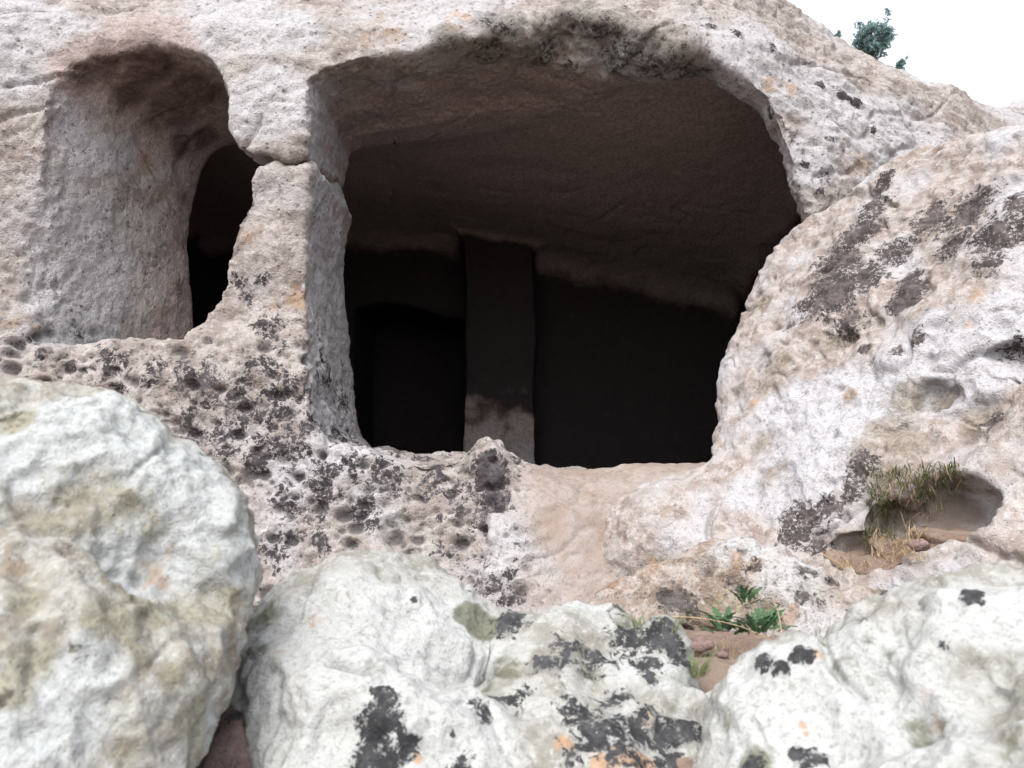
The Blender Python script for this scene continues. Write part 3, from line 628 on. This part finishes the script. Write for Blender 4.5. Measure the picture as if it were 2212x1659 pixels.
# left boulder, close to the lens
LB = slab([(0,820,1.28),(560,1130,1.42),(250,1659,1.0)],
     [(-500,790),(-200,786),(0,798),(80,812),(200,828),(285,860),(375,908),(448,965),(508,1030),(555,1072),(580,1128),(580,1185),(576,1235),(560,1300),(542,1370),(512,1470),(478,1540),(430,1610),(405,1680),(400,2000),(380,2300),(-500,2300)],
     0.6, 0.10, bumps=[(200,950,160,0.05),(450,1150,120,0.05),(150,1350,150,0.04),(300,1250,90,-0.04),(350,1520,120,0.03),(30,900,50,-0.03)])
boulder('left_boulder', 'greenish mossy boulder close up at the left edge', LB, 0.0046, M_LEFT, [(0.3,3,0.05,False),(0.1,3,0.025,True),(0.035,3,0.008,False)], 140,
    stains=[('A',1,[(30,900,45,1.6),(160,1060,80,.9),(260,1080,90,.9),(330,1130,70,.8),(120,1120,80,.8),(250,1330,90,1.2),(330,1300,80,1.2),(400,1330,80,1.0),(300,1400,80,.8),(460,1320,70,1.1),(500,1290,50,1.1),(60,1430,70,1.2),(20,1470,60,1.3),(120,1240,90,.6),(60,1300,80,.8),(430,1560,60,1.3),(420,1640,60,1.3),(390,1460,70,.8),(280,1600,70,.8),(480,1200,70,.6),(520,1140,50,.6)],0.8),
            ('A',0,[(30,895,28,1.3),(170,1400,36,.7),(10,1500,30,.9),(330,1300,40,.6)],0.8),
            ('A',2,[(250,880,140),(400,1000,120),(100,1000,90),(120,1580,160),(300,1200,100),(530,1180,70),(200,1450,80)],0.9),
            ('W',0,[(200,1000,60,.8),(350,1250,80,.9),(250,1320,60,1.0),(60,1230,60,.8)],0.55)],
    pitspec=[(0.06,0.12,0.4,0.4,0.012,None),(0.028,0.15,0.45,0.4,0.006,None)])
WS = slab([(500,1520,1.40),(540,1660,1.30),(430,1660,1.30)], [(455,1560),(480,1512),(510,1498),(545,1510),(575,1560),(590,1700),(580,1900),(380,1900),(400,1660)], 0.25, 0.05, bumps=[(490,1620,50,0.015)])
boulder('wedged_stone', 'pinkish brown stone wedged between the left boulder and the front boulder', WS, 0.006, M_PINK, [(0.12,3,0.02,False),(0.04,2,0.008,False)], 160, stains=[('A',0,[(500,1515,26),(490,1540,20)],1.0)], group='boulders at the foot of the cliff')
# rock on the skyline at the far right
SK = slab([(2195,230,8.6),(2230,210,8.6),(2212,260,8.5)], [(2165,270),(2172,225),(2195,205),(2230,196),(2300,205),(2330,300),(2165,300)], 0.5, 0.12)
boulder('skyline_rock', 'rounded grey rock on the skyline at the right edge', SK, 0.03, M_RIGHT, [(0.3,3,0.05,False),(0.1,2,0.02,False)], 170)

# ================================================================== GROUND
anchors = [((500,1600,1.62),),((1600,1420,2.0),),((1480,1400,1.95),),((1700,1420,1.9),),((1950,1330,2.95),),((2160,1330,2.8),),((1830,1330,2.75),),((1150,1420,3.9),),((800,1420,3.9),)]
AP = np.array([P(*a[0]) for a in anchors] + [np.array([-3,2,-1.0]), np.array([-3,4,-0.9]), np.array([4.5,3,-0.8]), np.array([4.5,5,-0.6]), np.array([0,3.0,-0.75]),np.array([-1,2.6,-0.8])])
def ground_z(x, y):
    num = np.zeros_like(x); den = np.zeros_like(x)
    for p in AP:
        w = 1/((x-p[0])**2+(y-p[1])**2+0.02)**1.5; num += w*p[2]; den += w
    z = num/den
    far = np.maximum(sstep(1.2,0.5,y), np.maximum(sstep(3.5,6,np.abs(x)), sstep(6,7,y)))
    return z*(1-far) + (-1.55)*far
gx = np.concatenate([-np.geomspace(400,3.2,14), np.arange(-3,3.2,0.028), np.geomspace(3.4,400,14)])
gy = np.concatenate([-np.geomspace(400,0.8,12), np.arange(-0.6,5.4,0.028), np.geomspace(5.6,400,14)])
GX, GY = np.meshgrid(gx, gy, indexing='ij'); GZ = ground_z(GX, GY)
GV = np.stack([GX.ravel(), GY.ravel(), GZ.ravel()], 1)
nearm = (np.abs(GV[:,0]) < 3.3) & (GV[:,1] > -0.7) & (GV[:,1] < 5.5)
GV[nearm,2] += fbm(GV[nearm], 0.3, 3, 40)*0.03 + fbm(GV[nearm], 0.07, 3, 41)*0.012
ii = np.arange(len(gx)*len(gy)).reshape(len(gx), len(gy))
GF = np.stack([ii[:-1,:-1].ravel(), ii[1:,:-1].ravel(), ii[1:,1:].ravel(), ii[:-1,1:].ravel()], 1)
def soil_mat():
    n = NT('reddish_soil')
    a = n.noise(5, 6, 0.65); f = n.noise(40, 5, 0.7, off=3); g = n.noise(160, 3, 0.6, off=6)
    c = n.mix(n.rmp(a, 0.35, 0.65), (0.17,0.118,0.092), (0.225,0.172,0.14))
    c = n.mix(n.math('MULTIPLY', n.rmp(f, 0.5, 0.7), 0.6), c, (0.095,0.064,0.05))
    c = n.mix(n.math('MULTIPLY', n.rmp(g, 0.56, 0.7), 0.5), c, (0.28,0.235,0.20))
    n.L(c, n.b.inputs['Base Color'])
    n.L(n.bump(g, 0.6, 0.006, n.bump(f, 0.7, 0.02)), n.b.inputs['Normal']); return n.m
M_SOIL = soil_mat()
gob = mesh_obj('ground', GV, GF, M_SOIL); tag(gob, 'reddish brown soil between the boulders', None, kind='structure')

V_, F_ = mesh_sdf(*SOIL_LATER, 0.009); N_ = normals(V_, F_); V_ = V_ + N_*(fbm(V_, 0.08, 3, 44)*0.024)[:,None]
so = mesh_obj('soil', V_, F_, M_SOIL); tag(so, 'brown soil lying in the hollow of the large boulder', None, kind='structure'); VS = np.concatenate([VR, V_])
# ================================================================== PLANTS
def leaf_mat(name, c1, c2, trans=0.3, scale=9):
    n = NT(name); a = n.noise(scale, 3, 0.6)
    c = n.mix(n.rmp(a, 0.38, 0.62), c1, c2); n.L(c, n.b.inputs['Base Color']); n.b.inputs['Roughness'].default_value = 0.6
    t = n.t.nodes.new('ShaderNodeBsdfTranslucent'); n.L(c, t.inputs[0])
    m = n.t.nodes.new('ShaderNodeMixShader'); m.inputs[0].default_value = trans
    n.L(n.b.outputs[0], m.inputs[1]); n.L(t.outputs[0], m.inputs[2]); n.L(m.outputs[0], n.out.inputs[0]); return n.m
M_GRASS = leaf_mat('green_grass', (0.06,0.075,0.03), (0.11,0.12,0.055), 0.3, 14)
M_STRAW = leaf_mat('dry_straw', (0.34,0.25,0.15), (0.46,0.36,0.23), 0.25, 20)
M_WEED = leaf_mat('weed_leaf', (0.05,0.10,0.05), (0.085,0.145,0.075), 0.3, 30)
M_BUSH = leaf_mat('bush_leaf_flare', (0.15,0.235,0.23), (0.20,0.30,0.30), 0.45, 8)  # leaf green paled and blued to carry the lens flare
M_PALEG = leaf_mat('pale_grass', (0.13,0.17,0.08), (0.22,0.25,0.13), 0.3, 18)
M_WOOD = NT('twig_bark').m; M_WOOD.node_tree.nodes['Principled BSDF'].inputs['Base Color'].default_value = (0.14,0.11,0.09,1)
def strip(pts, width, side):
    """tapered ribbon with a fold, as two rows of quads"""
    n = len(pts); V = []; F = []
    for i, p in enumerate(pts):
        t = i/(n-1); w = width*(1-t**1.7)+width*0.04
        up = np.cross(side, pts[min(i+1,n-1)]-pts[max(i-1,0)]); L = np.linalg.norm(up); up = up/L if L > 1e-9 else np.array([0,0,1.])
        V += [p-side*w, p-up*w*0.35, p+side*w]
    for i in range(n-1):
        a = 3*i; F += [(a,a+1,a+4,a+3),(a+1,a+2,a+5,a+4)]
    return V, F
def blades(n, spread, length, width, rng, droop=1.0, dirbias=(0,0,0), base_pts=None):
    V, F = [], []
    for k in range(n):
        an = rng.uniform(0, 2*math.pi); r = spread*math.sqrt(rng.uniform(0,1))
        b = np.array([math.cos(an)*r, math.sin(an)*r*0.6, 0.0]) if base_pts is None else base_pts[k % len(base_pts)] + rng.normal(size=3)*spread*0.22
        L = length*rng.uniform(0.5, 1.1); out = np.array([math.cos(an), math.sin(an), 0])*rng.uniform(0.15,1.0) + np.array(dirbias)
        pts = []; dr = droop*rng.uniform(0.3,1.25); cu = rng.normal()*0.22; cv2 = rng.normal()*0.22; L *= rng.uniform(0.6,1.0)
        for i in range(7):
            t = i/6; pts.append(b + L*(out*t*(0.4+0.6*t) + np.array([cu*t*t, cv2*t*t, t-0.55*dr*t*t*(0.4+np.linalg.norm(out))])))
        sd = np.cross(out, [0,0,1.]); sd = sd/np.linalg.norm(sd) if np.linalg.norm(sd) > 1e-6 else np.array([1.,0,0])
        v, f = strip(np.array(pts), width*rng.uniform(0.7,1.2), sd)
        F += [tuple(i+len(V) for i in q) for q in f]; V += v
    return np.array(V), np.array(F)
def grass(name, label, base, mat, n, spread, length, width, seed, group, cat='grass', **kw):
    rng = np.random.default_rng(seed); V, F = blades(n, spread, length, width, rng, **kw)
    root = bpy.data.objects.new(name, None); C.objects.link(root); root.location = np.array(base)+np.array([0,0,EYE]); root.empty_display_size = 0.05
    o = mesh_obj('blades', V, F, mat, parent=root); tag(root, label, cat, group); return root
def on_ground(px, py, d):
    p = P(px, py, d); return np.array([p[0], p[1], p[2]])
# grass in the hollow of the large boulder
def surf(px, py, V=None): return hit(VS if V is None else V, px, py)
def rooted(x0, x1, y0, y1, n, seed):
    rg = random.Random(seed); return [surf(rg.uniform(x0,x1), rg.uniform(y0,y1)) for _ in range(n)]
def hollow_grass(name, lab, box, nroot, n, L, w, mat, seed, group, **kw):
    r = np.array(rooted(*box, nroot, seed)); b = r.mean(0); b[2] = r[:,2].min()
    grass(name, lab, b, mat, n, 0.05, L, w, seed, group, base_pts=list(r-b), **kw)
G_ = 'grass tufts in the boulder hollow'
hollow_grass('grass_tuft', 'thick green grass tuft hanging in the hollow of the large boulder', (1875,2010,1010,1115), 60, 340, 0.13, 0.0021, M_GRASS, 301, G_, droop=1.7, dirbias=(-0.2,-0.25,0))
hollow_grass('grass_tuft', 'darker green grass tuft deep at the right of the boulder hollow', (1985,2080,1005,1080), 40, 200, 0.115, 0.0021, M_GRASS, 302, G_, droop=1.9, dirbias=(-0.2,-0.3,0))
hollow_grass('grass_tuft', 'thin green grass tuft at the left mouth of the boulder hollow', (1855,1925,1090,1170), 24, 170, 0.11, 0.0018, M_GRASS, 303, G_, droop=1.4, dirbias=(-0.1,-0.2,0))
D_ = 'dry grass in the boulder hollow'
hollow_grass('dry_grass', 'dry straw coloured grass on the soil under the green tuft', (1870,1990,1150,1205), 30, 200, 0.14, 0.0016, M_STRAW, 321, D_, droop=1.7, dirbias=(-0.1,-0.2,-0.1))
hollow_grass('dry_grass', 'flattened dry straw at the left end of the boulder hollow', (1790,1870,1190,1230), 20, 90, 0.12, 0.0016, M_STRAW, 322, D_, droop=1.9, dirbias=(-0.1,-0.2,-0.2))
hollow_grass('dry_grass', 'dead straw blades tangled in the thick green tuft', (1890,2040,1020,1110), 30, 200, 0.12, 0.0015, M_STRAW, 323, D_, droop=1.7, dirbias=(-0.2,-0.25,0))
# grass beside the small dome of the front boulder
for i, (px, py, d, n, sp, L, lab) in enumerate([(1380,1345,0,34,0.035,0.085,'sparse pale grass tuft sprouting behind the front boulder'),(1500,1440,0,90,0.03,0.075,'soft pale green grass tuft at the right foot of the front boulder'),(1445,1352,0,12,0.02,0.085,'few upright grass blades beside the black rock')]):
    q = hit(VFM, px, py); grass('grass_tuft', lab, q + np.array([0,0.0,-0.012]), M_PALEG, n, sp, L, 0.0013, 340+i, 'pale grass tufts among the front boulders', droop=0.9)
for i, (px, py, d, n, sp, L, lab) in enumerate([(1560,1400,1.95,70,0.10,0.07,'dry straw litter strewn on the soil left of the leafy weed'),(1660,1395,1.9,60,0.08,0.06,'dry straw litter under the leafy weed'),(1540,1340,2.02,40,0.06,0.06,'dry straw litter against the pitted rock')]):
    p = P(px, py, d); p[2] = hit(GV[nearm], px, py)[2]+0.004
    grass('dry_grass', lab, p, M_STRAW, n, sp, L, 0.0010, 360+i, 'dry straw litter in the soil pocket', droop=2.1)
# leafy weed with toothed leaves, each leaf a part
def lobed_leaf():
    V, F = [], []; n = 9
    for i in range(n):
        t = i/(n-1); w = 0.20*math.sin(math.pi*min(1, t*0.9+0.1))**0.8*(1.0 if i % 2 else 0.5) + 0.01
        z = 0.25*t - 0.45*t*t
        V += [(-w, t, z+0.05), (0, t, z), (w, t, z+0.05)]
    for i in range(n-1):
        a = 3*i; F += [(a,a+1,a+4,a+3),(a+1,a+2,a+5,a+4)]
    me_o = mesh_obj('leaf', np.array(V), np.array(F), M_WEED); return me_o
proto = lobed_leaf(); used = [False]
def weed(label, base, count, size, seed, spread):
    rng = random.Random(seed)
    root = bpy.data.objects.new('leafy_weed', None); C.objects.link(root); root.location = np.array(base)+np.array([0,0,EYE]); root.empty_display_size = 0.05
    tag(root, label, 'weed', 'leafy weeds in the soil pocket')
    for k in range(count):
        o = proto.copy() if used[0] else proto
        if used[0]: C.objects.link(o)
        used[0] = True
        o.parent = root; a = rng.uniform(0, 2*math.pi); r = spread*rng.random()
        o.location = (math.cos(a)*r, math.sin(a)*r*0.6, rng.uniform(0,0.03))
        o.rotation_euler = (rng.uniform(0.3,1.25), rng.uniform(-0.5,0.5), a - math.pi/2 + rng.uniform(-.5,.5))
        s = size*rng.uniform(0.6,1.15); o.scale = (s*1.1, s, s)
weed('leafy green weed with toothed leaves, the largest in the soil pocket', P(1635,1372,1.93), 44, 0.050, 1, 0.055)
weed('smaller leafy weed left of the big one', P(1560,1372,1.95), 18, 0.05, 2, 0.03)
weed('small leafy sprig climbing the pitted rock', P(1607,1308,2.06), 12, 0.045, 3, 0.02)
# dry stems
def tube(pts, r):
    V, F = [], []; n = len(pts)
    for i, p in enumerate(pts):
        t = pts[min(i+1,n-1)]-pts[max(i-1,0)]; t = t/np.linalg.norm(t); a = np.cross(t, [0.3,0.2,1]); a /= np.linalg.norm(a); b = np.cross(t, a)
        rr = r*(1-0.5*i/(n-1))
        for k in range(5): V.append(p+rr*(a*math.cos(k*1.2566)+b*math.sin(k*1.2566)))
    for i in range(n-1):
        for k in range(5): F.append((5*i+k, 5*i+(k+1)%5, 5*i+5+(k+1)%5, 5*i+5+k))
    return np.array(V), np.array(F)
def bez(a, b, c, n=14):
    return [a*(1-t)**2 + 2*b*t*(1-t) + c*t*t for t in np.linspace(0,1,n)]
for (q, r, lab) in [(((1440,1332,1.98),(1590,1330,1.9),(1695,1400,1.72)),0.0014,'long dry stem arching over the soil pocket'),
                    (((1688,1395,1.74),(1692,1330,1.8),(1660,1275,1.9)),0.0012,'thin dry stem standing right of the leafy weed'),
                    (((1915,1205,2.75),(1900,1150,2.72),(1895,1120,2.7)),0.0014,'pale dry seed stalk standing at the left in the hollow'),
                    (((1985,1215,2.72),(1960,1150,2.7),(1945,1105,2.7)),0.0014,'pale dry seed stalk standing at the right in the hollow'),
                    (((1770,1195,2.68),(1830,1220,2.62),(1850,1262,2.55)),0.0018,'stout straw lying on the soil at the left of the hollow')]:
    pts = [P(*k) for k in q]; v, f = tube(bez(*pts), r); o = mesh_obj('dry_stem', v, f, M_STRAW, origin=pts[0]); tag(o, lab, 'dry stem', 'dry stems')
# pebbles in the soil pocket
def pebble(px, py, d, r, seed, lab):
    c = P(px, py, d); f = lambda X: ellip(X, c, (r*1.3,r,r*0.7))
    V, F = mesh_sdf(f, c-r*1.6, c+r*1.6, r*0.16); N = normals(V, F); V = V + N*(fbm(V, r*0.9, 3, seed)*r*0.4)[:,None]
    Z = np.zeros((len(V),4)); o = mesh_obj('pebble', V, F, M_PINK, origin=c-np.array([0,0,r*0.6]), attrs={'stain':Z,'wear_shade':Z,'tone':tone(V,3.0)}); tag(o, lab, 'stone', 'loose stones in the soil')
pebble(1512,1392,1.93,0.026,1,'pale beige stone lying in the soil left of the weeds')
pebble(1560,1415,1.9,0.012,2,'small stone lying in front of the weeds')
pebble(1985,1178,2.78,0.028,3,'tan stone on the soil under the hanging grass')
# bushes on the skyline
def bush(label, base, h, w, seed, nstem, nleaf, leaf):
    rng = np.random.default_rng(seed)
    root = bpy.data.objects.new('cliff_bush', None); C.objects.link(root); root.location = np.array(base)+np.array([0,0,EYE]); root.empty_display_size = 0.1
    tag(root, label, 'bush', 'bushes on the cliff top')
    SV, SF, LV, LF = [], [], [], []
    def addt(pts, r):
        v, f = tube(pts, r); SF.extend([tuple(i+len(SV) for i in q) for q in f]); SV.extend(v)
    def leafs(p, n, rad):
        for _ in range(n):
            c = p + rng.normal(size=3)*rad; a = rng.normal(size=3); a /= np.linalg.norm(a); b = np.cross(a, rng.normal(size=3)); b /= np.linalg.norm(b)
            s = leaf*rng.uniform(0.6,1.3); k = len(LV)
            LV.extend([c-a*s, c+b*s*0.35, c+a*s, c-b*s*0.35]); LF.append((k,k+1,k+2,k+3))
    for s in range(nstem):
        an = rng.uniform(0, 2*math.pi); out = np.array([math.cos(an), math.sin(an)*0.8, 0])*w*rng.uniform(0.15,1.0); H = h*rng.uniform(0.55,1.05)*(1-0.25*np.linalg.norm(out)/w)
        e = out + np.array([0,0,H]); p0 = np.array([out[0]*0.15,out[1]*0.15,-0.05]); m = out*0.4+np.array([0,0,H*0.55])
        pts = bez(p0, m, e, 8); addt(pts, 0.012*h)
        for q in range(5):
            b0 = pts[rng.integers(2,8)]; b1 = b0 + rng.normal(size=3)*np.array([w,w,h*0.6])*0.22 + np.array([0,0,h*0.08]); addt(bez(b0,(b0+b1)/2+rng.normal(size=3)*0.02,b1,5), 0.005*h)
            leafs(b1, nleaf, 0.05*h); leafs((b0+b1)/2, nleaf//2, 0.05*h)
        leafs(e, nleaf, 0.045*h)
    mesh_obj('stems', np.array(SV), np.array(SF), M_WOOD, parent=root); mesh_obj('foliage', np.array(LV), np.array(LF), M_BUSH, parent=root, smooth=False)
def skyline_spot(px, d0=6.0):
    """topmost cliff point seen in this photo column"""
    X, Y, D = project(cliff_V); m = np.abs(X-px) < 6; i = np.where(m)[0]; return cliff_V[i[np.argmin(Y[i])]]
bp = skyline_spot(1890); sc = bp[1]/FPX
bush('leafy bush standing on the skyline, flare blue painted into its leaves', bp+np.array([0,0.05,-0.02]), 78*sc, 58*sc, 5, 19, 20, 0.022)
bp = skyline_spot(1955); bush('tiny bush on the skyline right of the larger bush', bp+np.array([0,0.03,-0.01]), 26*sc, 14*sc, 6, 6, 10, 0.014)
bp = skyline_spot(1816); bush('tiny sprig on the skyline left of the larger bush', bp+np.array([0,0.03,-0.01]), 24*sc, 10*sc, 8, 5, 6, 0.012)
